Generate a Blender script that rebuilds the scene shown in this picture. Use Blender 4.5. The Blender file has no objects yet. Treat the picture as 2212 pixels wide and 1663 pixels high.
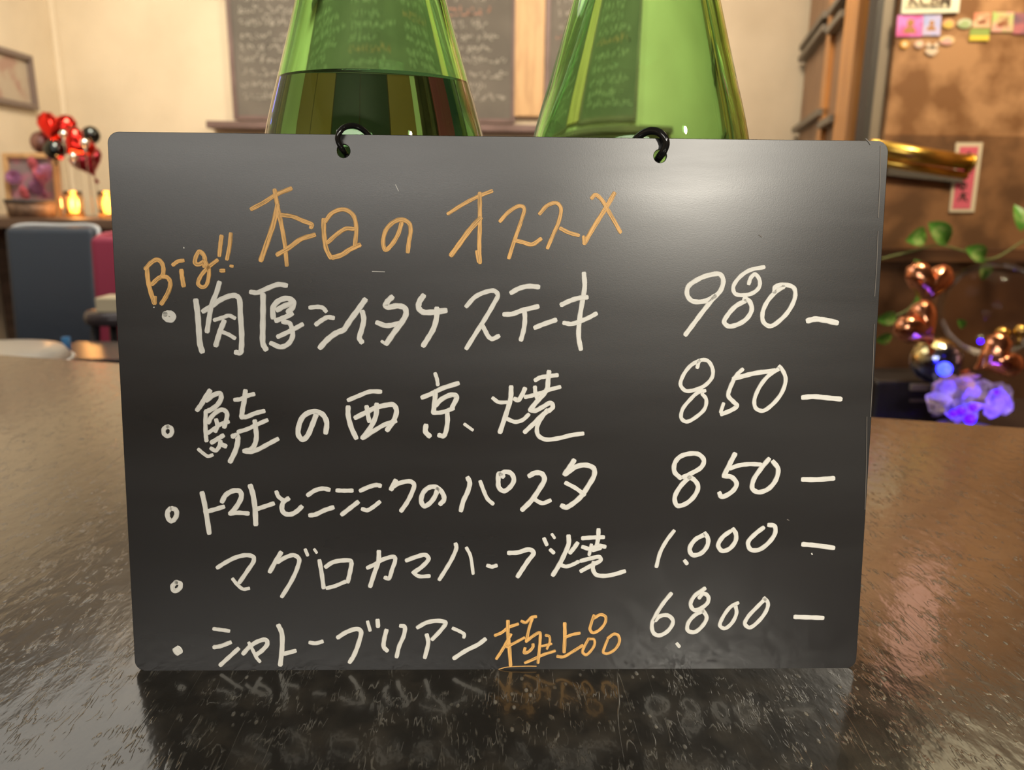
import bpy, bmesh, math, random
from mathutils import Vector, Matrix
random.seed(7)
C = bpy.context.scene.collection
SC = bpy.context.scene
PI = math.pi
R_ = math.radians

# ------------------------------------------------------------------ camera
CAM = Vector((-0.0026, -0.2812, 0.1889)); YAW, PITCH, ROLL = R_(1.346), R_(-13.617), R_(0.59); FPX = 1663.0
_f = Vector((math.sin(YAW)*math.cos(PITCH), math.cos(YAW)*math.cos(PITCH), math.sin(PITCH)))
_r = Vector((math.cos(YAW), -math.sin(YAW), 0)); _u = _r.cross(_f)
CR = _r*math.cos(ROLL) + _u*math.sin(ROLL); CU = -_r*math.sin(ROLL) + _u*math.cos(ROLL)
cam = bpy.data.cameras.new('camera'); co = bpy.data.objects.new('camera', cam); C.objects.link(co)
cam.sensor_width = 36; cam.lens = 36*FPX/2212; cam.clip_start = 0.01; cam.clip_end = 100
M = Matrix((CR, CU, -_f)).transposed().to_4x4(); M.translation = CAM; co.matrix_world = M
cam.dof.use_dof = True; cam.dof.focus_distance = 0.30; cam.dof.aperture_fstop = 12.5
SC.camera = co
# ------------------------------------------------------------------ world, exposure, big lights
SC.view_settings.view_transform = 'Standard'; SC.view_settings.look = 'None'
SC.view_settings.gamma = 1; SC.view_settings.exposure = 0.18; SC.view_settings.use_curve_mapping = False
SC.cycles.sample_clamp_indirect = 4
w = bpy.data.worlds.new('world'); SC.world = w; w.use_nodes = True
w.node_tree.nodes['Background'].inputs[0].default_value = (1, .85, .65, 1)
w.node_tree.nodes['Background'].inputs[1].default_value = 0.05
def light(name, kind, loc, aim, power, col, size=.3, **k):
    l = bpy.data.lights.new(name, kind); l.energy = power; l.color = col
    if kind == 'AREA':
        l.shape = k.get('shape', 'DISK'); l.size = size
        if 'size_y' in k: l.size_y = k['size_y']
    else: l.shadow_soft_size = size
    if kind == 'SPOT': l.spot_size = R_(k.get('cone', 60)); l.spot_blend = k.get('blend', .6)
    o = bpy.data.objects.new(name, l); C.objects.link(o); o.location = loc
    o.rotation_euler = (Vector(aim)-Vector(loc)).to_track_quat('-Z', 'Y').to_euler(); return o
WARM = (1, .86, .66)
light('wall_washer', 'AREA', (-1.3, 2.5, 1.55), (-1.3, 4.0, .6), 31, WARM, .5)
light('wall_washer', 'AREA', (.6, 2.5, 1.55), (.7, 4.0, .6), 30, (1, .84, .64), .5)
light('right_wall_lamp', 'AREA', (1.45, 1.3, 1.55), (1.7, 2.3, 1.1), 27, (1, .80, .54), .3)
light('ceiling_fill', 'AREA', (-1.1, 1.7, 1.62), (-1.1, 1.7, 0), 12, (1, .95, .84), 1.8)  # both panels added, standing in for the lit ceiling mirrored in the counter
light('ceiling_fill', 'AREA', (1.25, 1.5, 1.62), (1.25, 1.5, 0), 7, (1, .88, .55), 1.2)
light('bar_key_lamp', 'AREA', (.44, -1.40, .66), (.05, 0, .15), 7, (1, .93, .80), .13)
light('bar_side_lamp', 'SPOT', (.75, -.75, .75), (.15, -.03, .02), 40, (1, .90, .74), .03, cone=28, blend=1)
light('board_sheen_fill', 'AREA', (-.7, -2.3, 1.15), (-.1, 0, .15), 17, (1, .95, .86), 1.6, shape='RECTANGLE', size_y=.6)  # added panel in place of a lit wall, gives the board its sheen

# ------------------------------------------------------------------ pixel -> world helpers
def ray(x, y):
    return (_f*FPX + CR*(x-1106) - CU*(y-831.5)).normalized()
def at(x, y, Y=None, X=None, Z=None, P=None, N=None):
    d = ray(x, y)
    if Y is not None: t = (Y-CAM.y)/d.y
    elif X is not None: t = (X-CAM.x)/d.x
    elif Z is not None: t = (Z-CAM.z)/d.z
    else: t = (P-CAM).dot(N)/d.dot(N)
    return CAM + d*t

# ------------------------------------------------------------------ materials
def nd(nt, typ, **k):
    n = nt.nodes.new(typ)
    for a, b in k.items(): setattr(n, a, b)
    return n
def lk(nt, a, b): nt.links.new(a, b)
def mat(name, col, rough=.5, metal=0, spec=.5, trans=0, ior=1.5, emit=None, es=0, coat=0, noise=None, bump=0, bscale=80, alpha=1, coord='Object'):
    """noise=(scale, detail, col2, lo, hi[, stretch])"""
    m = bpy.data.materials.new(name); m.use_nodes = True; nt = m.node_tree; b = nt.nodes['Principled BSDF']
    I = b.inputs
    I['Base Color'].default_value = (*col, 1); I['Roughness'].default_value = rough; I['Metallic'].default_value = metal
    I['Specular IOR Level'].default_value = spec; I['Transmission Weight'].default_value = trans; I['IOR'].default_value = ior
    I['Coat Weight'].default_value = coat; I['Coat Roughness'].default_value = .05; I['Alpha'].default_value = alpha
    if emit: I['Emission Color'].default_value = (*emit, 1); I['Emission Strength'].default_value = es
    tc = nd(nt, 'ShaderNodeTexCoord')
    if noise:
        mp = nd(nt, 'ShaderNodeMapping'); lk(nt, tc.outputs[coord], mp.inputs[0])
        if len(noise) > 5: mp.inputs['Scale'].default_value = noise[5]
        n = nd(nt, 'ShaderNodeTexNoise'); n.inputs['Scale'].default_value = noise[0]; n.inputs['Detail'].default_value = noise[1]
        lk(nt, mp.outputs[0], n.inputs['Vector'])
        mr = nd(nt, 'ShaderNodeMapRange'); mr.inputs[1].default_value = noise[3]; mr.inputs[2].default_value = noise[4]
        lk(nt, n.outputs[0], mr.inputs[0])
        mx = nd(nt, 'ShaderNodeMix', data_type='RGBA'); mx.inputs[6].default_value = (*col, 1); mx.inputs[7].default_value = (*noise[2], 1)
        lk(nt, mr.outputs[0], mx.inputs[0]); lk(nt, mx.outputs[2], I['Base Color'])
    if bump:
        n = nd(nt, 'ShaderNodeTexNoise'); n.inputs['Scale'].default_value = bscale; n.inputs['Detail'].default_value = 4
        lk(nt, tc.outputs[coord], n.inputs['Vector'])
        bp = nd(nt, 'ShaderNodeBump'); bp.inputs['Strength'].default_value = bump; bp.inputs['Distance'].default_value = .01
        lk(nt, n.outputs[0], bp.inputs['Height']); lk(nt, bp.outputs[0], I['Normal'])
    return m

# ------------------------------------------------------------------ mesh helpers
def obj(name, bm, m, parent=None, smooth=False):
    me = bpy.data.meshes.new(name); bmesh.ops.recalc_face_normals(bm, faces=bm.faces[:])
    bm.to_mesh(me); bm.free()
    if smooth:
        for p in me.polygons: p.use_smooth = True
    if m: me.materials.append(m)
    o = bpy.data.objects.new(name, me); C.objects.link(o)
    if parent: o.parent = parent
    return o
def tag(o, label, cat, group=None):
    o['label'] = label; o['category'] = cat
    if group: o['group'] = group
    return o
def thing(name, label, cat, loc=(0, 0, 0), rz=0, group=None):
    o = bpy.data.objects.new(name, None); C.objects.link(o); o.location = loc; o.rotation_euler = (0, 0, rz)
    o.empty_display_size = .02
    return tag(o, label, cat, group)
def struct(name, bm, m, smooth=False):
    o = obj(name, bm, m, smooth=smooth); o['kind'] = 'structure'; return o
def part(name, bm, m, p, smooth=False, label=None):
    o = obj(name, bm, m, p, smooth)
    if label: o['label'] = label
    return o
def box(bm, c, s, rot=None, bev=0, seg=2):
    T = Matrix.Translation(c) @ (rot.to_4x4() if rot else Matrix()) @ Matrix.Diagonal((*s, 1))
    b2 = bmesh.new(); bmesh.ops.create_cube(b2, size=1, matrix=T)
    if bev: bmesh.ops.bevel(b2, geom=b2.edges[:], offset=bev, segments=seg, affect='EDGES', profile=.5)
    me = bpy.data.meshes.new('t'); b2.to_mesh(me); b2.free(); bm.from_mesh(me); bpy.data.meshes.remove(me); return bm
def B(c, s, rot=None, bev=0, seg=2): return box(bmesh.new(), c, s, rot, bev, seg)
def B2(lo, hi, bev=0):
    lo, hi = Vector(lo), Vector(hi); return B((lo+hi)/2, hi-lo, None, bev)
def tube(bm, pts, r, n=10, cap=True):
    pts = [Vector(p) for p in pts]; rings = []
    rr = r if isinstance(r, (list, tuple)) else [r]*len(pts)
    t = (pts[1]-pts[0]).normalized(); a = t.orthogonal().normalized()
    for i, p in enumerate(pts):
        t = (pts[min(i+1, len(pts)-1)]-pts[max(i-1, 0)]).normalized()
        a = (a - t*a.dot(t)).normalized(); b = t.cross(a)
        rings.append([bm.verts.new(p + (a*math.cos(2*PI*k/n)+b*math.sin(2*PI*k/n))*rr[i]) for k in range(n)])
    for i in range(len(rings)-1):
        for k in range(n): bm.faces.new((rings[i][k], rings[i][(k+1) % n], rings[i+1][(k+1) % n], rings[i+1][k]))
    if cap: bm.faces.new(rings[0]); bm.faces.new(rings[-1])
    return bm
def lathe(bm, prof, n=48, c=(0, 0, 0), close=False):
    c = Vector(c); rings = []
    for r, z in prof:
        if r < 1e-6: rings.append([bm.verts.new(c+Vector((0, 0, z)))])
        else: rings.append([bm.verts.new(c+Vector((r*math.cos(2*PI*k/n), r*math.sin(2*PI*k/n), z))) for k in range(n)])
    prs = list(zip(rings, rings[1:])) + ([(rings[-1], rings[0])] if close else [])
    for A, D in prs:
        for k in range(n):
            v = [A[k % len(A)], A[(k+1) % len(A)], D[(k+1) % len(D)], D[k % len(D)]]
            u = []
            for x in v:
                if x not in u: u.append(x)
            if len(u) > 2: bm.faces.new(u)
    return bm
def ball(bm, c, r, seg=16, ring=10, sc=(1, 1, 1)):
    bmesh.ops.create_uvsphere(bm, u_segments=seg, v_segments=ring, radius=r, matrix=Matrix.Translation(c) @ Matrix.Diagonal((*sc, 1))); return bm
def poly(bm, pts, th):
    """extruded polygon; th = offset vector"""
    a = [bm.verts.new(p) for p in pts]; b = [bm.verts.new(Vector(p)+Vector(th)) for p in pts]
    bm.faces.new(a); bm.faces.new(b[::-1])
    for i in range(len(a)): j = (i+1) % len(a); bm.faces.new((a[i], b[i], b[j], a[j]))
    return bm
def smooth_path(pts, n=8):
    P = [Vector(p) for p in pts]
    if len(P) < 3: return P
    Q = [2*P[0]-P[1]] + P + [2*P[-1]-P[-2]]; out = []
    for i in range(1, len(Q)-2):
        p0, p1, p2, p3 = Q[i-1:i+3]
        d0, d1, d2 = [max((b-a).length, 1e-6)**.5 for a, b in ((p0, p1), (p1, p2), (p2, p3))]
        m1 = (p2-p1) + d1*((p1-p0)/d0 - (p2-p0)/(d0+d1)); m2 = (p2-p1) + d1*((p3-p2)/d2 - (p3-p1)/(d1+d2))
        for k in range(n):
            t = k/n; out.append((2*t**3-3*t*t+1)*p1 + (t**3-2*t*t+t)*m1 + (-2*t**3+3*t*t)*p2 + (t**3-t*t)*m2)
    out.append(P[-1]); return out

# ------------------------------------------------------------------ setting
FL, CE = -.95, 1.65
m_plaster = mat('cream_plaster', (.76, .66, .50), .85, noise=(1.6, 5, (.62, .53, .39), .42, .7), bump=.25, bscale=14)
m_brown = mat('worn_brown_wall', (.47, .26, .125), .45, noise=(7, 8, (.23, .11, .045), .42, .58), bump=.2, bscale=9)
m_floor = mat('dark_floor', (.10, .09, .09), .35, noise=(3, 4, (.16, .14, .13), .4, .6))
m_ceil = mat('ceiling_paint', (.42, .37, .31), .8, noise=(2, 3, (.36, .31, .26), .4, .6))
xl = at(125, 150, Y=4).x
xr0 = at(1742, 100, Y=4).x
struct('floor', B2((xl-.1, -3, FL-.1), (3.1, 4.1, FL)), m_floor)
struct('ceiling', B2((xl-.1, -3, CE), (3.1, 4.1, CE+.1)), m_ceil)
struct('wall_back', B2((xl-.1, 4, FL), (3.1, 4.1, CE)), m_plaster)
struct('wall_left', B2((xl-.1, -3, FL), (xl, 4, CE)), m_plaster)
struct('wall_front', B2((xl-.1, -3.1, FL), (3.1, -3, CE)), m_plaster)
struct('wall_side', B2((3.0, -3, FL), (3.1, 4, CE)), m_brown)
YR = 2.3
xrw = at(1922, 200, Y=YR).x
# brown wall on the right is built from a plywood upper and a darker lower sheet
struct('wall_right', B2((xrw, YR, FL), (3.0, YR+.12, CE)), m_brown)
zt = at(2100, 545, Y=YR).z
m_dark_brown = mat('dark_stained_wood', (.085, .04, .022), .45, noise=(6, 5, (.14, .065, .03), .4, .6, (1, 1, 6)))
struct('trim_1', B2((xrw, YR-.035, zt-.03), (3.0, YR, zt+.012)), m_dark_brown)
m_panel_dark = mat('lower_wainscot', (.14, .066, .03), .5, noise=(5, 5, (.075, .035, .018), .4, .6))
struct('trim_2', B2((xrw, YR-.012, FL), (3.0, YR, zt-.03)), m_panel_dark)
m_lowbrown = mat('darker_brown_sheet', (.27, .135, .06), .45, noise=(7, 8, (.13, .065, .03), .42, .60), bump=.2, bscale=9)
struct('trim_4', B2((xrw, YR-.003, zt), (3.0, YR, at(2100, 293, Y=YR).z)), m_lowbrown)
# corner bead of plaster between left and back wall
struct('trim_3', tube(bmesh.new(), [(xl+.01, 3.99, FL), (xl+.01, 3.99, CE)], .02, 8), m_plaster, True)

# ------------------------------------------------------------------ counter
def counter_material():
    m = bpy.data.materials.new('scratched_black_lacquer'); m.use_nodes = True; nt = m.node_tree; b = nt.nodes['Principled BSDF']; I = b.inputs
    tc = nd(nt, 'ShaderNodeTexCoord')
    def noise(scale, detail, stretch=(1, 1, 1), rot=0, out=0):
        mp = nd(nt, 'ShaderNodeMapping'); mp.inputs['Scale'].default_value = stretch; mp.inputs['Rotation'].default_value = (0, 0, rot)
        lk(nt, tc.outputs['Object'], mp.inputs[0]); n = nd(nt, 'ShaderNodeTexNoise'); n.inputs['Scale'].default_value = scale
        n.inputs['Detail'].default_value = detail; lk(nt, mp.outputs[0], n.inputs['Vector']); return n.outputs[out]
    def rng(v, a, bb, c=0, d=1):
        r = nd(nt, 'ShaderNodeMapRange'); r.inputs[1].default_value = a; r.inputs[2].default_value = bb; r.inputs[3].default_value = c; r.inputs[4].default_value = d
        lk(nt, v, r.inputs[0]); return r.outputs[0]
    def mth(op, a, bb):
        n = nd(nt, 'ShaderNodeMath', operation=op)
        for i, v in enumerate((a, bb)):
            if isinstance(v, (int, float)): n.inputs[i].default_value = v
            else: lk(nt, v, n.inputs[i])
        return n.outputs[0]
    # fine scratches: thin iso-lines of warped, stretched noises in three directions
    masks = []
    for sc, st, ro, wd in ((210, (1, .16, 1), .5, .022), (260, (1, .2, 1), -.7, .022), (60, (1, .05, 1), 1.3, .003), (330, (1, .22, 1), .05, .028), (50, (1, .04, 1), -.9, .0025)):
        v = noise(sc, 2, st, ro); d = mth('ABSOLUTE', mth('SUBTRACT', v, .5), 0)
        line = rng(d, 0, wd, 1, 0)
        gate = rng(noise(75 if sc > 100 else 28, 3, (1, 1, 1), ro+1), .55, .66)
        masks.append(mth('MULTIPLY', line, gate))
    s = masks[0]
    for q in masks[1:]: s = mth('MAXIMUM', s, q)
    # specks and chips
    vo = nd(nt, 'ShaderNodeTexVoronoi'); vo.inputs['Scale'].default_value = 230; mp = nd(nt, 'ShaderNodeMapping'); mp.inputs['Scale'].default_value = (1, .55, 1)
    mp.inputs['Rotation'].default_value = (0, 0, .9)
    lk(nt, tc.outputs['Object'], mp.inputs[0]); lk(nt, mp.outputs[0], vo.inputs['Vector'])
    sp = mth('MULTIPLY', rng(vo.outputs['Distance'], .10, .20, 1, 0), rng(noise(23, 3), .52, .60))
    big = noise(3.5, 3)
    wear = mth('MAXIMUM', mth('MULTIPLY', s, .55), sp)
    mx = nd(nt, 'ShaderNodeMix', data_type='RGBA'); mx.inputs[6].default_value = (.010, .009, .007, 1); mx.inputs[7].default_value = (.36, .34, .28, 1)
    lk(nt, mth('MULTIPLY', wear, .5), mx.inputs[0])
    m2 = nd(nt, 'ShaderNodeMix', data_type='RGBA', blend_type='ADD'); m2.inputs[7].default_value = (.030, .025, .018, 1)
    lk(nt, rng(noise(60, 5), .45, .75), m2.inputs[0]); lk(nt, mx.outputs[2], m2.inputs[6]); lk(nt, m2.outputs[2], I['Base Color'])
    lk(nt, mth('ADD', rng(big, .3, .7, .12, .26), mth('MULTIPLY', wear, .35)), I['Roughness'])
    I['IOR'].default_value = 1.5; I['Coat Weight'].default_value = .8; I['Coat IOR'].default_value = 1.46; I['Coat Roughness'].default_value = .09; I['Sheen Weight'].default_value = .07; I['Sheen Roughness'].default_value = .45; I['Sheen Tint'].default_value = (1, .92, .78, 1)
    bp = nd(nt, 'ShaderNodeBump'); bp.inputs['Strength'].default_value = .6; bp.inputs['Distance'].default_value = .0004
    h = mth('ADD', mth('MULTIPLY', noise(120, 3, (1, .5, 1)), 1.0), mth('MULTIPLY', wear, .8))
    lk(nt, h, bp.inputs['Height']); lk(nt, bp.outputs[0], I['Normal']); lk(nt, bp.outputs[0], I['Coat Normal'])
    return m
m_counter = counter_material()
pa, pb = at(0, 765, Z=0), at(2212, 923, Z=0); dv = (pb-pa).normalized()
L, Rr = pa - dv*1.35, pa + dv*2.5
top = bmesh.new()
poly(top, [L, Rr, Vector((Rr.x-.35, -1.15, 0)), Vector((L.x-.25, -1.15, 0))], (0, 0, -.045))
bmesh.ops.bevel(top, geom=top.edges[:], offset=.003, segments=3, affect='EDGES')
counter = thing('bar_counter', 'scratched glossy black bar counter the menu board stands on', 'counter')
part('worktop', top, m_counter, counter)
nrm = Vector((-dv.y, dv.x, 0)); body = bmesh.new()
poly(body, [L-nrm*.10, Rr-nrm*.10, Rr-nrm*.16, L-nrm*.16], (0, 0, FL+.045))
for v in body.verts: v.co.z -= .045
part('front_panel', body, m_dark_brown, counter)

# ------------------------------------------------------------------ menu board
LEAN = R_(6.9); BW, BH, BT = .297, .2132, .002
BN = Vector((0, -math.cos(LEAN), math.sin(LEAN))); BUP = Vector((0, math.sin(LEAN), math.cos(LEAN)))
def board_uv(x, y):
    p = at(x, y, P=Vector((0, 0, 0)), N=BN); return p.x, p.dot(BUP)
def board_pt(u, v, h=0): return Vector((u, 0, 0)) + BUP*v + BN*h
m_board = bpy.data.materials.new('satin_black_sheet'); m_board.use_nodes = True
nt = m_board.node_tree; b = nt.nodes['Principled BSDF']; tc = nd(nt, 'ShaderNodeTexCoord')
n = nd(nt, 'ShaderNodeTexNoise'); n.inputs['Scale'].default_value = 2200; n.inputs['Detail'].default_value = 3; lk(nt, tc.outputs['Object'], n.inputs['Vector'])
bp = nd(nt, 'ShaderNodeBump'); bp.inputs['Strength'].default_value = .05; bp.inputs['Distance'].default_value = .0002; lk(nt, n.outputs[0], bp.inputs['Height']); lk(nt, bp.outputs[0], b.inputs['Normal'])
n2 = nd(nt, 'ShaderNodeTexNoise'); n2.inputs['Scale'].default_value = 9; n2.inputs['Detail'].default_value = 5
mp = nd(nt, 'ShaderNodeMapping'); mp.inputs['Scale'].default_value = (.5, 1, 3); lk(nt, tc.outputs['Object'], mp.inputs[0]); lk(nt, mp.outputs[0], n2.inputs['Vector'])
mr = nd(nt, 'ShaderNodeMapRange'); mr.inputs[1].default_value = .35; mr.inputs[2].default_value = .7; mr.inputs[3].default_value = .27; mr.inputs[4].default_value = .36
lk(nt, n2.outputs[0], mr.inputs[0]); lk(nt, mr.outputs[0], b.inputs['Roughness'])
b.inputs['Base Color'].default_value = (.011, .0105, .011, 1); b.inputs['IOR'].default_value = 1.72
board = thing('menu_board', "black handwritten menu board leaning against two green bottles", 'menu board')
cu = bpy.data.curves.new('sheet', 'CURVE'); cu.dimensions = '2D'; cu.fill_mode = 'BOTH'; cu.extrude = BT/2-.0002; cu.bevel_depth = .0002
def spl(pts):
    s = cu.splines.new('POLY'); s.points.add(len(pts)-1); s.use_cyclic_u = True
    for i, p in enumerate(pts): s.points[i].co = (p[0], p[1], 0, 1)
rc = .0042; pts = []
for cx, cy, a0 in ((BW/2-rc, BH-rc, 0), (-BW/2+rc, BH-rc, 90), (-BW/2+rc, rc, 180), (BW/2-rc, rc, 270)):
    for k in range(9): a = R_(a0+k*90/8); pts.append((cx+rc*math.cos(a), cy+rc*math.sin(a)))
spl(pts)
H1, H2 = board_uv(742, 326), board_uv(1426, 337)
for hx, hy in (H1, H2): spl([(hx+.0027*math.cos(-2*PI*k/24), hy+.0027*math.sin(-2*PI*k/24)) for k in range(24)])
to = bpy.data.objects.new('t', cu); C.objects.link(to)
me = bpy.data.meshes.new_from_object(to.evaluated_get(bpy.context.evaluated_depsgraph_get())); bpy.data.objects.remove(to)
T = Matrix((Vector((1, 0, 0)), BUP, BN)).transposed().to_4x4(); T.translation = -BN*BT/2
me.transform(T); me.name = 'sheet'; me.materials.clear(); me.materials.append(m_board)
sheet = bpy.data.objects.new('sheet', me); C.objects.link(sheet); sheet.parent = board

def paint_material(name, c1, c2, rough, lo, hi):
    m = bpy.data.materials.new(name); m.use_nodes = True; nt = m.node_tree; b = nt.nodes['Principled BSDF']
    uv = nd(nt, 'ShaderNodeUVMap'); mp = nd(nt, 'ShaderNodeMapping'); mp.inputs['Scale'].default_value = (7, .35, 1)
    lk(nt, uv.outputs[0], mp.inputs[0]); n = nd(nt, 'ShaderNodeTexNoise'); n.inputs['Scale'].default_value = 1; n.inputs['Detail'].default_value = 3
    lk(nt, mp.outputs[0], n.inputs['Vector']); r = nd(nt, 'ShaderNodeMapRange'); r.inputs[1].default_value = lo; r.inputs[2].default_value = hi
    lk(nt, n.outputs[0], r.inputs[0]); mx = nd(nt, 'ShaderNodeMix', data_type='RGBA'); mx.inputs[6].default_value = (*c1, 1); mx.inputs[7].default_value = (*c2, 1)
    lk(nt, r.outputs[0], mx.inputs[0]); lk(nt, mx.outputs[2], b.inputs['Base Color']); b.inputs['Roughness'].default_value = rough
    return m
m_white = paint_material('white_marker', (.76, .75, .70), (.56, .55, .50), .5, .5, .8)
m_orange = paint_material('orange_marker', (.92, .52, .17), (.34, .20, .06), .5, .45, .66)
zoff = [0]
def stroke(bm, pts, wpx, crop):
    ox, oy, sc = crop; zoff[0] = (zoff[0]+1) % 12; h = .00006 + zoff[0]*.000012
    P = smooth_path([(p[0], p[1], 0) for p in pts], 6)
    U = [Vector(board_uv(ox+p.x/sc, oy+p.y/sc)) for p in P]
    wd = wpx/sc/5.4/1000/2
    Q = [U[0]]
    for u in U[1:]:
        if (u-Q[-1]).length > wd*.18: Q.append(u)
    if len(Q) < 2: Q.append(Q[0]+Vector((1e-4, 0)))
    uvl = bm.loops.layers.uv.verify(); vs = []; tl = 0; seed = random.random()*50
    T = [(Q[min(i+1, len(Q)-1)]-Q[max(i-1, 0)]).normalized() for i in range(len(Q))]
    cap = [(-.72, .62), (-.42, .86)]
    stn = [(Q[0]+T[0]*wd*a, T[0], wd*c) for a, c in cap] + [(q, t, wd*(1+.05*math.sin(i*1.3+seed))) for i, (q, t) in enumerate(zip(Q, T))] + [(Q[-1]-T[-1]*wd*a, T[-1], wd*c) for a, c in cap[::-1]]
    for i, (q, t, ww) in enumerate(stn):
        if i: tl += (q-stn[i-1][0]).length
        nn = Vector((-t.y, t.x))
        row = []
        for f, hh in ((1.0, 0), (.85, h+.00008), (-.85, h+.00008), (-1.0, 0)):
            v = q + nn*ww*f; row.append((bm.verts.new(board_pt(v.x, v.y, .000005+hh)), (f*.5+.5+seed, tl*1000/3+seed)))
        vs.append(row)
    for a, c in zip(vs, vs[1:]):
        for k in range(3):
            f = bm.faces.new((a[k][0], c[k][0], c[k+1][0], a[k+1][0]))
            for l, uvv in zip(f.loops, (a[k][1], c[k][1], c[k+1][1], a[k+1][1])): l[uvl].uv = uvv
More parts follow.
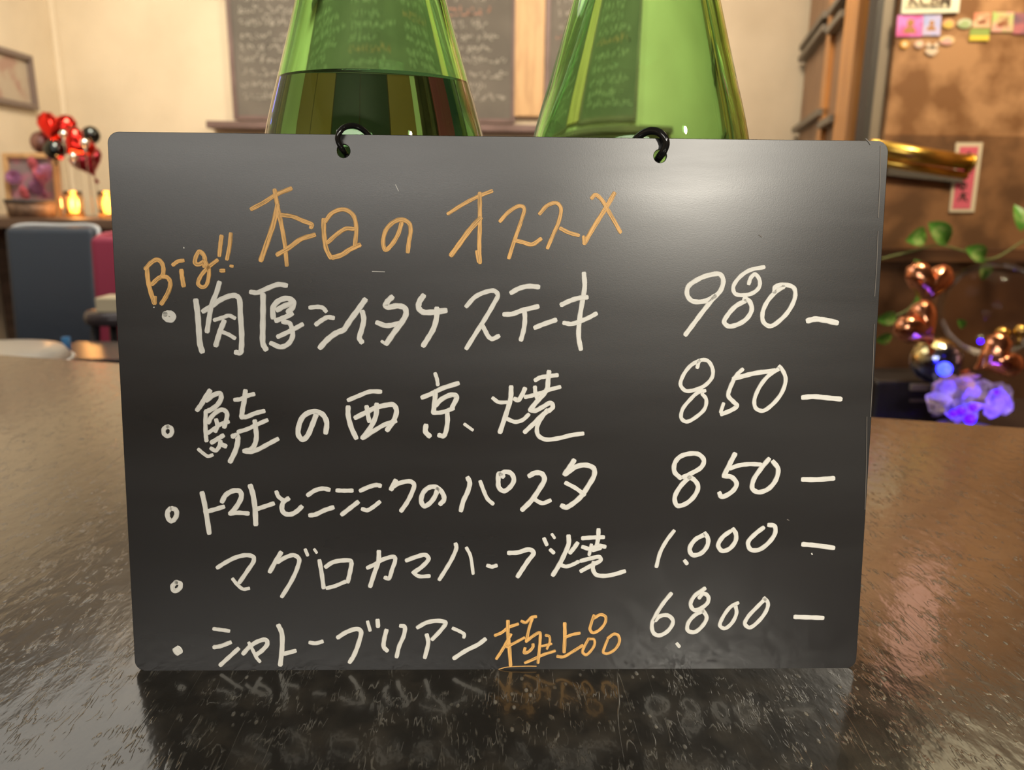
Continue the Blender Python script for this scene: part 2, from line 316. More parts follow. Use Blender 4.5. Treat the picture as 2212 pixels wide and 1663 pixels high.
TXT = """
@300,480,7.56
o B|75 130 745 150 950 190 1130 255 1320|70 110 760 200 660 300 610 370 660 400 760 385 870 300 930 220 1010|70 385 890 460 900 510 970 500 1090 440 1220 370 1330|50 270 1220 265 1330
o i|65 560 695 640 640 725 625|75 695 790 705 900 730 1035
o g|70 1060 640 980 690 920 670 930 570 990 480 1060 540 1080 640 1070 720|65 1080 640 1140 750 1140 900 1100 1030 1040 1060 970 1010 1000 900 1110 760 1280 620
o !|70 1350 230 1330 380 1315 540|70 1345 790 1390 790
o !|65 1500 190 1480 400 1440 600|50 1500 715 1530 720
w .|95 430 1500 485 1488 545 1505 560 1550 530 1590 460 1580 425 1540 430 1500
w ,|20 735 410 738 422
w ,|20 245 1388 252 1390
@520,390,5.53
o hon|50 130 340 280 260 420 170 600 95|50 405 115 430 260 480 500 530 780 550 1010|60 440 300 400 480 330 700 240 950|50 490 410 620 430 740 480 850 530 840 560|55 440 885 580 800 720 700 880 650
o hi|55 990 470 995 650 1020 810 1075 920|50 1010 490 1090 390 1230 345 1340 410 1380 560 1365 770|50 1040 740 1150 640 1260 575 1345 580|55 1095 920 1200 890 1310 820 1420 770
o no|50 1920 510 1880 640 1800 770 1730 830 1700 750 1730 600 1820 500 1920 465 2010 510 2030 600 2010 720 1995 850
w s|7 1850 50 1885 125
w s|7 1570 1085 1720 1090
@940,390,5.027
o o|40 140 360 300 260 460 175 615 115|45 485 140 485 300 485 500 478 700 485 890|55 490 410 380 530 270 680 175 810|34 450 770 470 880
o su|42 705 440 800 340 920 275 965 300 930 450 870 620 800 840|45 870 650 950 670 1050 695 1145 635
o su|42 1135 360 1220 270 1320 245 1365 300 1340 450 1280 590 1220 730|42 1360 520 1450 565 1555 595
o me|48 1945 140 1870 270 1770 430 1690 560 1620 680|42 1700 190 1740 155 1800 200 1880 330 1950 450 2010 560|36 1612 610 1618 685
@400,580,7.373
w niku|90 170 510 195 700 215 950 235 1200 270 1320|82 290 680 420 600 560 500 700 440 795 425|85 800 430 855 470 880 750 900 1050 895 1270 880 1340 810 1335|80 545 225 500 380 420 580 380 800 350 1000|65 470 820 600 780 700 750 790 790|85 620 840 570 960 530 1080 490 1220|65 590 1010 690 1050 790 1110
w atsu|80 1050 375 1150 385 1300 320 1480 255 1610 270|90 1240 420 1240 700 1235 1000 1240 1200 1285 1285|85 1400 780 1400 620 1480 520 1620 475 1720 520 1710 620 1640 690|85 1470 660 1570 600 1690 560|80 1450 830 1580 780 1700 720|75 1560 850 1660 870 1700 950|80 1700 950 1710 1080 1640 1200 1520 1250 1370 1190|75 1480 1085 1600 1030 1740 960 1865 890
@670,600,6.9125
w shi|65 0 445 120 435 190 450 235 500|70 90 695 180 630 260 590 345 600|85 150 1040 250 930 380 830 500 780
w i|85 820 330 720 470 600 630 510 770|80 780 510 800 620 770 770 735 900 770 960
w ta|85 1220 290 1150 360 1125 420 1170 440 1300 420 1410 450 1430 540 1370 660 1250 820 1140 980|75 1000 670 1130 715 1250 700 1370 670|48 1070 950 1130 990
w ke|85 1690 270 1630 360 1620 450 1680 510 1820 515 2020 490|80 1890 460 1885 600 1840 760 1760 900 1690 1010
@980,580,6.506
w su|65 180 530 300 400 450 330 570 315 620 370 560 500 450 690 330 880 180 1120|65 390 780 440 870 490 960 540 990 630 950
w te|70 810 340 920 280 1050 250 1190 260|70 710 645 820 640 960 590 1180 535|68 990 570 1000 700 985 850 945 1000
w -|70 1145 830 1270 780 1430 725
w ki|70 1515 510 1620 460 1740 420 1870 405|65 1550 765 1650 780 1780 740 1900 690 2000 635|68 1830 70 1840 250 1810 450 1770 700 1755 950 1785 1130
@1450,560,5.53
w 9|58 520 440 400 500 250 500 190 430 200 330 320 240 450 190 580 180 620 250 590 370 500 470 380 620 260 780 170 900
w 8|50 925 290 950 220 1000 180 1050 240 1050 330 980 400 860 430 760 410 740 330 820 210 940 130 1105 95|58 880 500 770 560 670 670 630 750 680 800 790 780 900 710 960 600 930 500 870 470
w 0|55 1230 390 1240 330 1350 305 1460 340 1480 430 1430 570 1330 700 1180 800 1100 750 1090 640 1150 500 1260 380 1340 330
w -|68 1630 735 1720 715 1840 730 1975 760
@330,820,7.373
w .|72 240 745 298 780 298 860 240 900 180 860 180 780 240 745
w sake|80 910 175 840 280 770 400 710 480|80 860 330 960 250 1070 220 1090 290 1030 400 920 480 850 510|70 845 510 840 700 845 880 855 970|75 890 680 930 600 1040 500 1120 480 1180 530 1170 650 1140 750|70 1010 640 1030 730 1000 820|65 880 850 980 780 1100 700 1205 672|75 940 1000 1040 940 1120 890|66 1080 980 1050 1080 1000 1130 930 1095|75 1090 1030 1160 1060|58 730 1110 800 1170 880 1220 950 1200|70 1310 320 1400 310 1500 260 1610 230|80 1475 180 1460 320 1430 470 1415 590|75 1415 600 1500 590 1620 540 1770 500|70 1365 830 1500 790 1650 720 1820 645|80 1625 660 1640 780 1650 920 1620 1040 1560 1110 1460 1135|75 1460 1140 1560 1150 1680 1110 1830 1030 1990 945|85 1275 900 1340 890 1355 960 1320 1120 1235 1300
@620,790,5.267
w no|60 330 560 280 690 230 800 180 840 130 790 135 680 190 570 300 520 400 550 450 640 440 760
w nishi|50 700 390 820 340 940 295 1065 295|58 695 470 695 560 730 700 785 820|58 780 590 900 530 1000 480 1120 450 1210 445 1245 510 1210 630 1140 730|52 905 465 920 560 935 630|58 1020 440 1010 570 950 700 860 820|52 870 820 990 740 1120 665 1235 630
w kyo|45 1685 90 1705 150 1715 215|55 1540 360 1640 320 1760 260 1945 200|58 1690 290 1680 400 1665 530|58 1690 450 1760 380 1880 330 1930 350 1880 470|50 1665 535 1760 530 1890 485|55 1820 510 1825 640 1800 770 1780 800 1730 790|60 1580 680 1575 750 1620 800|38 2020 665 2110 730
@1040,780,8.754
w yaki|75 215 700 320 775 480 780|95 560 490 550 700 480 950 350 1340|90 820 520 760 650 690 740 630 715|80 490 1095 640 1150 780 1110 890 1010|85 1020 360 1110 310 1230 290 1430 265|95 1275 200 1260 340 1240 520 1180 620 1050 760 920 920|80 830 680 960 650 1130 600 1290 540 1480 490|80 1010 490 1020 600 1050 700|90 920 925 1010 940 1150 870 1310 790 1350 860 1280 940|90 1280 930 1150 1020 1000 1170 820 1340|85 1240 930 1130 1080 1050 1250 1070 1400 1200 1480 1450 1460 1700 1400 1915 1370
@1450,750,5.53
w 8|48 310 240 340 160 430 160 490 250 490 350 410 450 280 510 170 520 110 450 140 340 230 220 330 160|48 400 520 320 540 230 620 130 750 120 850 180 890 300 830 400 730 415 620 370 560
w 5|50 850 265 790 320 740 390|58 745 375 860 345 1000 310 1240 280|55 740 400 700 490 680 580 740 650 785 700 720 750 600 800|48 622 675 590 770
w 0|52 1280 260 1160 340 1050 480 990 640 1010 730 1090 760 1200 690 1320 540 1365 380 1330 280 1290 230
w -|62 1570 600 1700 590 1860 605 2020 620
@340,1020,6.506
w .|70 205 507 260 530 270 600 230 670 190 685 150 640 143 560 180 510
w to|72 628 290 660 430 690 600 728 850|65 670 558 780 530 930 485
w ma|72 910 410 960 320 1070 260 1160 270 1180 340 1120 470 1030 580|65 1020 580 1140 570 1275 580
w to|75 1305 190 1340 300 1370 500 1382 730|65 1390 520 1480 490 1630 440
w to|60 1672 275 1700 340 1760 390|70 1840 370 1770 420 1750 520 1790 580 1880 590 1970 540 2025 485
@650,990,6.506
w ni|65 100 515 200 450 310 425 395 440|68 130 800 200 790 330 730 450 690
w n|62 510 450 600 455 720 453|68 580 785 690 700 800 615
w ni|65 840 452 960 400 1060 375 1115 385|60 865 712 930 730 1020 680 1105 612
w ku|75 1330 315 1270 430|66 1290 400 1380 350 1540 325 1590 370 1560 480 1490 620 1410 735
w no|70 1920 430 1880 540 1800 640 1730 670 1690 600 1720 480 1800 410 1900 405 1990 490 2010 580 1960 640
@970,970,6.506
w ha|70 262 405 290 470 260 600 200 730 167 860|58 438 455 480 570 540 700 615 768
w o|70 760 385 700 345 690 450 700 540 770 590 860 530 910 430 870 340 790 320 720 350
w su|75 1130 375 1210 335 1300 345 1340 420 1270 560 1150 730 1030 850|62 1190 700 1310 760 1420 722
w ta|75 1755 160 1690 260 1625 350|75 1640 350 1780 250 1920 225 2030 270 2040 360 1960 510 1850 670 1720 780 1640 820 1585 795|62 1640 475 1780 550 1900 640
@1430,960,5.53
w 8|58 255 390 360 340 470 270 500 190 440 120 330 110 210 150 150 230 150 330 220 400|58 330 390 220 500 150 640 180 730 280 710 390 610 430 500 380 420 320 390
w 5|62 870 115 810 230 740 370|55 815 285 920 250 1050 235 1175 240|60 735 375 830 390 890 470 840 560 710 625 685 580
w 0|60 1275 175 1180 290 1090 430 1080 530 1150 570 1270 530 1360 420 1385 290 1325 205
w -|62 1680 418 1850 420 2045 405
@340,1160,6.144
w .|64 250 597 305 620 295 680 225 715 200 655 250 597
w ma|60 800 403 900 340 1040 270 1180 240 1270 260 1280 310 1200 440 1090 600|48 1000 555 1060 630 1140 690 1215 680
w gu|65 1640 205 1570 320 1495 455|60 1600 330 1700 270 1810 240 1880 290 1860 400 1780 580 1655 785|45 1962 165 1993 240|40 2083 163 2112 205
@680,1160,5.821
w ro|55 58 295 85 450 110 635|58 140 373 220 320 340 295 450 300 460 330 440 450 415 560|52 155 640 240 620 385 560
w ka|55 665 385 760 340 860 280 1000 250 1010 290 970 410 930 520 885 510|60 805 180 800 300 750 450 697 615
w ma|58 1155 293 1270 250 1390 225 1430 270 1350 370 1250 440|50 1235 440 1300 490 1440 490
w ha|55 1770 85 1780 130 1730 260 1650 400 1568 530|45 1907 135 1955 230 1990 455
@1020,1130,6.144
w -|55 205 562 260 578 320 562
w bu|64 485 395 600 390 760 350 815 390 740 500 660 620 605 705|52 953 205 988 285|40 1057 145 1092 195
w yaki|52 1037 352 1080 392|65 1277 170 1280 270 1220 420 1150 560 1072 685|62 1395 265 1350 330 1300 390|55 1150 540 1240 575 1330 550 1405 512|60 1465 200 1600 190 1740 185|60 1675 85 1670 200 1640 340|58 1465 315 1560 340 1680 300 1760 312|50 1580 285 1552 415|55 1605 360 1700 330|58 1445 500 1560 470 1690 450 1705 490 1600 550 1445 635|60 1610 520 1600 600 1640 680 1740 700 1880 680 2020 638
@1390,1110,5.027
w 1|45 330 185 250 290 180 420 140 570
w ,|45 447 508 470 538
w 0|52 650 230 560 280 500 380 530 445 620 430 690 350 700 270 665 210
w 0|52 940 190 860 250 810 340 850 400 930 380 1000 290 1000 210 970 165
w 0|52 1300 150 1210 220 1135 310 1160 385 1250 390 1370 300 1430 200 1420 130 1360 120
w -|55 1730 330 1850 340 2060 368
w s|16 1825 428 1830 438
@350,1330,5.978
w .|130 195 440 208 458
w shi|50 670 167 760 180 865 195|58 675 405 760 390 885 342|58 755 635 870 530 985 425
w ya|60 1050 487 1130 400 1240 330 1340 310 1360 360 1290 450 1220 500|46 1122 348 1170 440 1220 540 1262 590
w to|65 1503 125 1545 220 1550 400 1527 630|58 1580 490 1720 453
w -|55 1912 345 1980 355 2070 332
@700,1320,5.978
w bu|62 180 338 290 270 430 230 475 260 440 430 380 580 333 655|48 562 135 593 245|58 690 115 696 195
w ri|60 805 245 775 370 770 460 812 508|58 990 188 1040 200 1030 310 970 450 937 585
w a|58 1210 208 1330 145 1490 125 1570 150 1520 230 1400 360|58 1325 305 1345 400 1302 595
w n|48 1665 222 1750 260 1810 300 1805 335|60 1680 607 1830 510 1990 430 2080 362
@1050,1310,6.9125
o goku|50 135 430 230 390 340 310 475 262|58 325 215 325 400 345 600 365 875|50 370 415 290 560 220 680 157 775|45 305 600 430 540 570 465|48 530 217 590 240 680 160 745 150|50 690 180 640 330 600 510|50 600 520 700 440 800 390 805 500 790 680 775 835|50 580 620 570 690 640 670 700 600 700 562|42 890 427 940 440 950 520 910 625|40 835 590 975 557|48 585 838 700 790 850 720 1025 662|12 190 935 300 905 600 888 750 890
o jo|58 1172 250 1175 400 1165 675|48 1180 460 1280 420 1395 397|50 1065 742 1150 750 1280 680 1440 580
o hin|48 1610 130 1570 250 1550 340 1590 390 1690 350 1780 230 1780 150 1710 120 1620 170|46 1530 480 1470 590 1440 680 1490 720 1570 650 1620 560 1610 490 1540 480|48 1810 500 1770 600 1750 680 1800 700 1920 640 1990 520 1970 430 1910 410 1820 470
@1380,1250,5.027
w 6|48 350 160 260 270 180 400 140 500 160 590 220 615 320 560 370 460 320 400 230 405 180 450
w 8|48 655 205 700 160 750 190 750 250 690 310 600 340 560 280 600 190 715 105|48 690 350 600 400 530 490 530 560 600 580 690 510 735 420 700 350
w 0|44 1075 262 990 310 900 440 880 510 930 540 1010 480 1060 370 1050 300
w 0|46 1370 220 1290 300 1180 420 1150 490 1200 530 1310 450 1390 330 1400 260 1360 210
w -|52 1695 415 1850 420 1995 425
w ,|38 412 703 438 735
"""
crop = None
for ln in TXT.strip().splitlines():
    if ln[0] == '@': crop = tuple(float(v) for v in ln[1:].split(',')); continue
    segs = ln.split('|'); kind, key = segs[0].split(' '); bm = bmesh.new()
    for s in segs[1:]:
        v = [float(q) for q in s.split()]; stroke(bm, list(zip(v[1::2], v[2::2])), v[0], crop)
    nm = {'.': 'bullet_mark', ',': 'paint_dot', 's': 'surface_nick'}.get(key, 'handwritten_character')
    o = part(nm, bm, m_orange if kind == 'o' else m_white, board)
    if kind == 'o': o['label'] = 'orange marker character'
# worn right edge: fine scuffs in the sheet
m_scuff = mat('scuffed_plastic', (.16, .14, .12), .5)
for x0, y0, x1, y1, wd in ((1902, 315, 1897, 470, 5), (1896, 500, 1889, 640, 4), (1888, 700, 1880, 900, 4), (1872, 900, 1868, 1100, 4), (1870, 300, 1880, 312, 7), (1640, 508, 1645, 512, 6), (1700, 1122, 1704, 1124, 5)):
    bm = bmesh.new(); stroke(bm, [(x0, y0), ((x0+x1)/2+1, (y0+y1)/2), (x1, y1)], wd*.35, (0, 0, 1)); part('edge_scuff', bm, m_scuff, board)
# binder rings
m_ring = mat('black_plastic', (.01, .01, .01), .12, spec=.6)
for (hx, hy), sx, tr in ((H1, 1, .0011), (H2, -1, .0015)):
    ctl = [(0, -.0004, -.0035), (0, 0, -.0006), (-.0008, .0014, .0016), (-.0015, .0045, .0027), (.0004, .0079, .0022), (.0042, .0094, -.0006), (.0085, .0072, -.0035),
           (.0105, .002, -.0050), (.008, -.0035, -.0052), (.003, -.0038, -.0046), (0, -.0004, -.0035)]
    bm = bmesh.new(); tube(bm, smooth_path([board_pt(hx+sx*x, hy+v, h) for x, v, h in ctl], 8), tr, 12, False)
    part('ring', bm, m_ring, board, True, 'glossy black plastic ring')

# ------------------------------------------------------------------ bottles
def glass_mat(name, absorb, dens, ior=1.5, rough=0):
    m = bpy.data.materials.new(name); m.use_nodes = True; nt = m.node_tree; b = nt.nodes['Principled BSDF']
    b.inputs['Base Color'].default_value = (1, 1, 1, 1); b.inputs['Transmission Weight'].default_value = 1; b.inputs['IOR'].default_value = ior; b.inputs['Roughness'].default_value = rough
    v = nd(nt, 'ShaderNodeVolumeAbsorption'); v.inputs[0].default_value = (*absorb, 1); v.inputs[1].default_value = dens
    lk(nt, v.outputs[0], nt.nodes['Material Output'].inputs['Volume']); return m
m_glass = glass_mat('green_bottle_glass', (.30, .88, .12), 200, 1.5)
m_sake = glass_mat('clear_sake', (.9, .9, .7), 3, 1.35)
m_cap = mat('bottle_cap', (.75, .70, .55), .3, metal=.8)
PROF = [(.0480, 0), (.0525, .004), (.0535, .012), (.0535, .165), (.0532, .178), (.0522, .190), (.0502, .203), (.0478, .216), (.0446, .228), (.0410, .240), (.0372, .253), (.0335, .266), (.0298, .279), (.0262, .292), (.0228, .306), (.0198, .320), (.0176, .334), (.0160, .350), (.0152, .366), (.0152, .374), (.0168, .376), (.0168, .388), (.0150, .390)]
def dense(prof, k=4):
    P = smooth_path([(r, z, 0) for r, z in prof], k); return [(p.x, p.y) for p in P]
def bottle(x, y, fill, label):
    t = thing('sake_bottle', label, 'bottle', (x, y, 0), 0)
    outer = dense(PROF); inner = [(max(r-.0032, .001), max(z, .006)) for r, z in outer if z > .006]
    prof = [(0, .004)] + outer + inner[::-1] + [(0, .009)]
    part('glass_body', lathe(bmesh.new(), prof, 96), m_glass, t, True)
    if fill:
        li = [(r+.0002, z) for r, z in inner if z < fill]
        r1, z1 = li[-1]; r2, z2 = next((r+.0002, z) for r, z in inner if z >= fill); rf = r1+(r2-r1)*(fill-z1)/(z2-z1)
        pr = [(0, .0085)] + li + [(rf, fill), (rf-.0012, fill-.0002), (rf-.003, fill-.0011), (0, fill-.0012)]
        part('sake', lathe(bmesh.new(), pr, 96), m_sake, t, True)
    part('cap', lathe(bmesh.new(), [(0, .398), (.0175, .398), (.0185, .396), (.0185, .372), (.0172, .371), (.0172, .3905), (0, .3905)], 40), m_cap, t, True)
    return t
bottle(-.0560, .0825, .2375, 'green glass bottle with clear liquid, behind left half of menu board')
bottle(.0622, .0825, 0, 'empty green glass bottle behind right half of menu board')

# ------------------------------------------------------------------ back wall: blackboards and ledge
m_slate = mat('chalkboard', (.125, .115, .10), .8, noise=(4, 5, (.165, .15, .13), .4, .65))  # slate greyed and chalk dulled to stand in for lens haze
m_chalk = mat('chalk', (.42, .40, .35), .9)
m_rchalk = mat('pink_chalk', (.50, .27, .20), .9)
m_lightwood = mat('pale_wood', (.62, .40, .20), .5, noise=(5, 5, (.50, .31, .15), .4, .6, (6, 6, 1)))
m_mauve = mat('mauve_brown_wood', (.20, .13, .12), .5, noise=(5, 4, (.14, .09, .08), .4, .6))
def chalkboard(x0, x1, label, seed, cols):
    rnd = random.Random(seed); Y = 3.965
    a, b_ = at(x0, 252, Y=Y), at(x1, 252, Y=Y); z0 = a.z; z1 = 1.42
    t = thing('wall_chalkboard', label, 'chalkboard', ((a.x+b_.x)/2, Y, z0)); W = b_.x-a.x
    part('slate', B((0, .012, (z1-z0)/2), (W, .02, z1-z0)), m_slate, t)
    fr = bmesh.new()
    for sx in (-1, 1): box(fr, (sx*(W/2+.008), .010, (z1-z0)/2), (.022, .032, z1-z0+.03))
    for zz in (-.004, z1-z0+.004): box(fr, (0, .010, zz), (W, .032, .02))
    part('frame', fr, m_mauve, t)
    ch, rc_ = bmesh.new(), bmesh.new()
    for c in range(cols):
        cx0 = -W/2 + W*c/cols + .04; cw = W/cols-.07
        z = z1-z0-.08; row = 0
        while z > .06:
            x = cx0; end = cx0 + cw*rnd.uniform(.55, 1)
            tgt = rc_ if rnd.random() < .12 else ch
            while x < end:
                s = rnd.uniform(.022, .034)
                for _ in range(rnd.randint(2, 4)):
                    p = Vector((x+rnd.uniform(0, s*.8), -.0015, z+rnd.uniform(-s/2, s/2))); d = rnd.choice(((1, 0), (0, 1), (.7, .7), (-.5, .8)))
                    q = p + Vector((d[0], 0, d[1]))*s*rnd.uniform(.4, .9); n_ = (q-p).normalized().cross(Vector((0, 1, 0)))*.0028
                    tgt.faces.new([tgt.verts.new(v) for v in (p+n_, q+n_, q-n_, p-n_)])
                x += s*1.15
            z -= rnd.uniform(.052, .068)
    for bm_, mm, nm in ((ch, m_chalk, 'chalk_writing'), (rc_, m_rchalk, 'chalk_writing')):
        o = part(nm, bm_, mm, t); o['kind'] = 'stuff'
    return t
chalkboard(513, 1105, 'haze-greyed chalkboard with rows of chalk writing, hanging behind the left bottle', 3, 3)
chalkboard(1183, 1365, 'narrow chalkboard on the back wall, seen behind the right bottle', 9, 1)
a, b_ = at(1113, 0, Y=3.98), at(1178, 0, Y=3.98)
cw = B2((a.x, 3.955, at(1113, 252, Y=3.98).z), (b_.x, 4.0, 1.45), .004)
tag(obj('wall_board', cw, m_lightwood), 'tall pale wooden board between the two chalkboards', 'board')
a = at(450, 262, Y=3.90); b_ = at(1480, 262, Y=3.90)
tag(obj('wall_ledge', B2((a.x, 3.86, a.z-.035), (b_.x, 4.0, a.z), .004), m_mauve), 'dark wooden ledge along the back wall under the chalkboards', 'shelf')
a, b_ = at(560, 305, Y=3.62), at(1420, 305, Y=3.62)
bc = thing('refraction_cabinet', 'long dark cabinet against the back wall under the ledge, hidden behind the menu board', 'cabinet', ((a.x+b_.x)/2, 3.80, FL)); W = b_.x-a.x; hh = a.z-FL  # added unseen, dark and brown doors give the stripes refracted in the liquid
part('carcass', B((0, .02, hh/2-.01), (W, .30, hh-.02), bev=.004), m_dark_brown, bc)
part('cabinet_top', B((0, 0, hh-.01), (W+.03, .35, .02), bev=.003), m_mauve, bc)
for k in range(5):
    dr = part('door', B((-W/2+W*(k+.5)/5, -.138, hh/2), (W/5-.012, .016, hh-.06), bev=.003), mat('cabinet_door', (.02, .02, .018), .4) if k in (1, 2) else mat('cabinet_door', (.22, .10, .04), .4), bc)
# spotlight bracket added out of view to shadow the wall
p = at(450, -60, Y=3.75)
tk = thing('shadow_caster', 'spotlight added out of view to shadow the cream back wall', 'blocker', (p.x, 3.78, 1.30))
m_dgrey = mat('dark_grey_metal', (.09, .085, .08), .4, metal=.3)
part('housing', B((0, 0, 0), (.26, .22, .10), bev=.01), m_dgrey, tk); part('bracket', B((0, .12, .14), (.03, .05, .3)), m_dgrey, tk)

# ------------------------------------------------------------------ picture on left wall
y1 = at(74, 180, X=xl+.02).y; zt1 = at(70, 122, X=xl+.02).z; zb1 = at(80, 238, X=xl+.02).z; y0 = y1-.62
pf = thing('picture_frame', 'grey framed picture hanging on the left wall', 'picture', (xl, (y0+y1)/2, (zt1+zb1)/2)); hh = zt1-zb1; ww = y1-y0
m_frame = mat('grey_brown_frame', (.20, .15, .13), .4)
for dy, dz, sy, sz in ((0, hh/2-.012, ww, .024), (0, -hh/2+.012, ww, .024), (ww/2-.012, 0, .024, hh-.048), (-ww/2+.012, 0, .024, hh-.048)):
    part('frame_bar', B((.015, dy, dz), (.03, sy, sz), bev=.002), m_frame, pf)
part('print', B((.006, 0, 0), (.006, ww-.04, hh-.04)), mat('faded_print', (.50, .42, .32), .5, noise=(9, 3, (.42, .27, .21), .5, .62)), pf)

# ------------------------------------------------------------------ wooden partition on the right, grey post
A0, A1 = Vector((xr0, 3.95, 0)), Vector((at(1868, 150, Y=2.46).x, 2.46, 0)); dd = (A1-A0); LP = dd.length; ang = math.atan2(dd.y, dd.x)
m_orangewood = mat('orange_stained_wood', (.55, .25, .07), .4, noise=(4, 5, (.42, .18, .05), .4, .6, (6, 6, 1)))
m_brownpan = mat('brown_panel', (.30, .17, .09), .5, noise=(4, 5, (.22, .12, .065), .4, .6, (5, 5, 1)))
pt_ = thing('wooden_partition', 'brown panelled wooden partition with orange stiles, right of back wall', 'partition', (A0.x, A0.y, 0), ang)
def sfrac(px):  # distance along the partition that a pixel column meets
    d = ray(px, 150); n_ = Vector((-dd.y, dd.x, 0)); q = CAM + d*((A0-CAM).dot(n_)/d.dot(n_)); return (q-A0).dot(dd.normalized())
xs = [0, sfrac(1797), sfrac(1806), sfrac(1838), LP]
zc = (FL+CE)/2; zh = CE-FL
part('panel', B((xs[1]/2, 0, zc), (xs[1], .03, zh)), m_brownpan, pt_)
part('stile', B(((xs[1]+xs[2])/2, -.005, zc), (xs[2]-xs[1], .06, zh)), m_orangewood, pt_)
part('panel', B(((xs[2]+xs[3])/2, 0, zc), (xs[3]-xs[2], .03, zh)), m_brownpan, pt_)
part('stile', B(((xs[3]+xs[4])/2, -.005, zc), (xs[4]-xs[3], .07, zh)), m_orangewood, pt_)
m_rail = mat('grey_rail', (.16, .14, .11), .5)
def zpart(px, py):
    d = ray(px, py); n_ = Vector((-dd.y, dd.x, 0)); q = CAM + d*((A0-CAM).dot(n_)/d.dot(n_)); return q.z
for s0, s1, px, py in ((.02, xs[1]-.02, 1755, 120), (.02, xs[1]-.02, 1755, 98), (xs[2]+.01, xs[3]-.01, 1820, 62), (xs[2]+.01, xs[3]-.01, 1820, 25), (.02, xs[2], 1755, 268), (xs[2]+.01, xs[3]-.01, 1820, 258)):
    part('rail', B(((s0+s1)/2, .03 if ang < 0 and False else -.03, zpart(px, py)), (s1-s0, .05, .026)), m_rail, pt_)
m_post = mat('grey_post_paint', (.30, .255, .19), .5, noise=(3, 3, (.24, .20, .15), .4, .6))
x0, x1 = at(1862, 150, Y=2.36).x, at(1924, 150, Y=2.36).x
ps = thing('steel_post', 'square grey post between the partition and brown wall', 'post', ((x0+x1)/2+.015, 2.38, FL))
part('shaft', B((0, 0, zh/2), (x1-x0-.03, .10, zh-.02), bev=.006), m_post, ps)
part('edge_flange', B((-(x1-x0)/2+.005, -.03, zh/2), (.02, .06, zh-.02)), m_dgrey, ps)
part('edge_flange', B(((x1-x0)/2-.008, -.03, zh/2), (.02, .06, zh-.02)), m_dgrey, ps)

# ------------------------------------------------------------------ brown wall: sign, stickers, poster, brass lamp
YW = YR-.004
def quad_on_wall(x0, y0, x1, y1, Y=YW, skew=0):
    return [at(x0, y0, Y=Y), at(x1, y0+skew, Y=Y), at(x1-3, y1+skew, Y=Y), at(x0-4, y1, Y=Y)]
def plate(name, q, m, parent=None, th=.003, off=0):
    bm = poly(bmesh.new(), [v + Vector((0, -off, 0)) for v in q], (0, -th, 0)); return obj(name, bm, m, parent)
sg = thing('letter_sign', 'cream sign reading KCBM high on the brown wall', 'sign')
m_cream = mat('cream_sign', (.80, .74, .52), .5); m_white2 = mat('white_sign_edge', (.82, .82, .66), .5); m_letter = mat('sign_letter', (.20, .15, .10), .5)
plate('back_plate', [at(1953, -45, Y=YW), at(2076, -45, Y=YW), at(2068, 28, Y=YW), at(1945, 31, Y=YW)], m_white2, sg, .008)
plate('face_panel', [at(1958, -40, Y=YW), at(2052, -40, Y=YW), at(2050, 17, Y=YW), at(1951, 19, Y=YW)], m_cream, sg, .003, .008)
fo = bpy.data.curves.new('letter_row', 'FONT'); fo.body = 'KCBM'; fo.extrude = .001; pL, pR = at(1957, 14, Y=YW), at(2047, 12, Y=YW)
fo.size = (pR-pL).length/2.62; fo.offset = .0012
fob = bpy.data.objects.new('t', fo); C.objects.link(fob); me = bpy.data.meshes.new_from_object(fob.evaluated_get(bpy.context.evaluated_depsgraph_get())); bpy.data.objects.remove(fob)
me.materials.clear(); me.materials.append(m_letter); lo = bpy.data.objects.new('lettering', me); C.objects.link(lo); lo.parent = sg
lo.location = pL + Vector((0, -.0125, 0)); lo.rotation_euler = (PI/2, 0, 0)
def print_mat(n, c, c2=None, sc=30): return mat(n, c, .35, noise=(sc, 2, c2, .42, .58) if c2 else None)  # plain printed colour, no emission
stk = [
 ('holographic pink square sticker under the left end of the sign', (1939, 33, 1995, 79), (.85, .28, .75), (.75, .15, .40), 'portrait'),
 ('holographic blue square sticker right of the pink one', (1994, 32, 2033, 77), (.45, .50, .85), (.62, .55, .80), 'portrait'),
 ('small round pinkish sticker between blue sticker and white oval', (2037, 41, 2060, 62), (.70, .38, .25), (.80, .55, .15), 'round'),
 ('small white oval sticker with green rim in the upper row', (2069, 40, 2098, 62), (.62, .66, .48), (.40, .50, .25), 'oval'),
 ('salmon red sticker above the green and yellow one', (2104, 28, 2141, 60), (.78, .30, .18), (.80, .55, .35), 'inset'),
 ('green and yellow striped sticker hanging under the red one', (2096, 62, 2138, 88), (.32, .42, .12), None, 'stripe'),
 ('lime and pink checked sticker at the right of the row', (2144, 26, 2190, 69), (.50, .62, .22), (.78, .42, .35), 'inset'),
 ('dark purple sticker at the right end of the row', (2191, 28, 2225, 74), (.22, .13, .17), (.50, .18, .20), None),
 ('small orange round sticker low at the left', (1945, 87, 1962, 105), (.80, .42, .08), None, 'round'),
 ('small pale pink round sticker below the holographic ones', (1976, 87, 1994, 104), (.72, .50, .42), None, 'round'),
 ('small cream cross shaped sticker, lowest of the stickers', (2000, 95, 2025, 118), (.74, .60, .46), None, 'cross'),
 ('small yellow and pink oval sticker under the white oval row', (2030, 77, 2060, 97), (.78, .62, .30), (.80, .45, .40), 'oval')]
m_skin = mat('tan_figure', (.45, .22, .08), .5); m_yel = mat('yellow_band', (.80, .62, .08), .5)
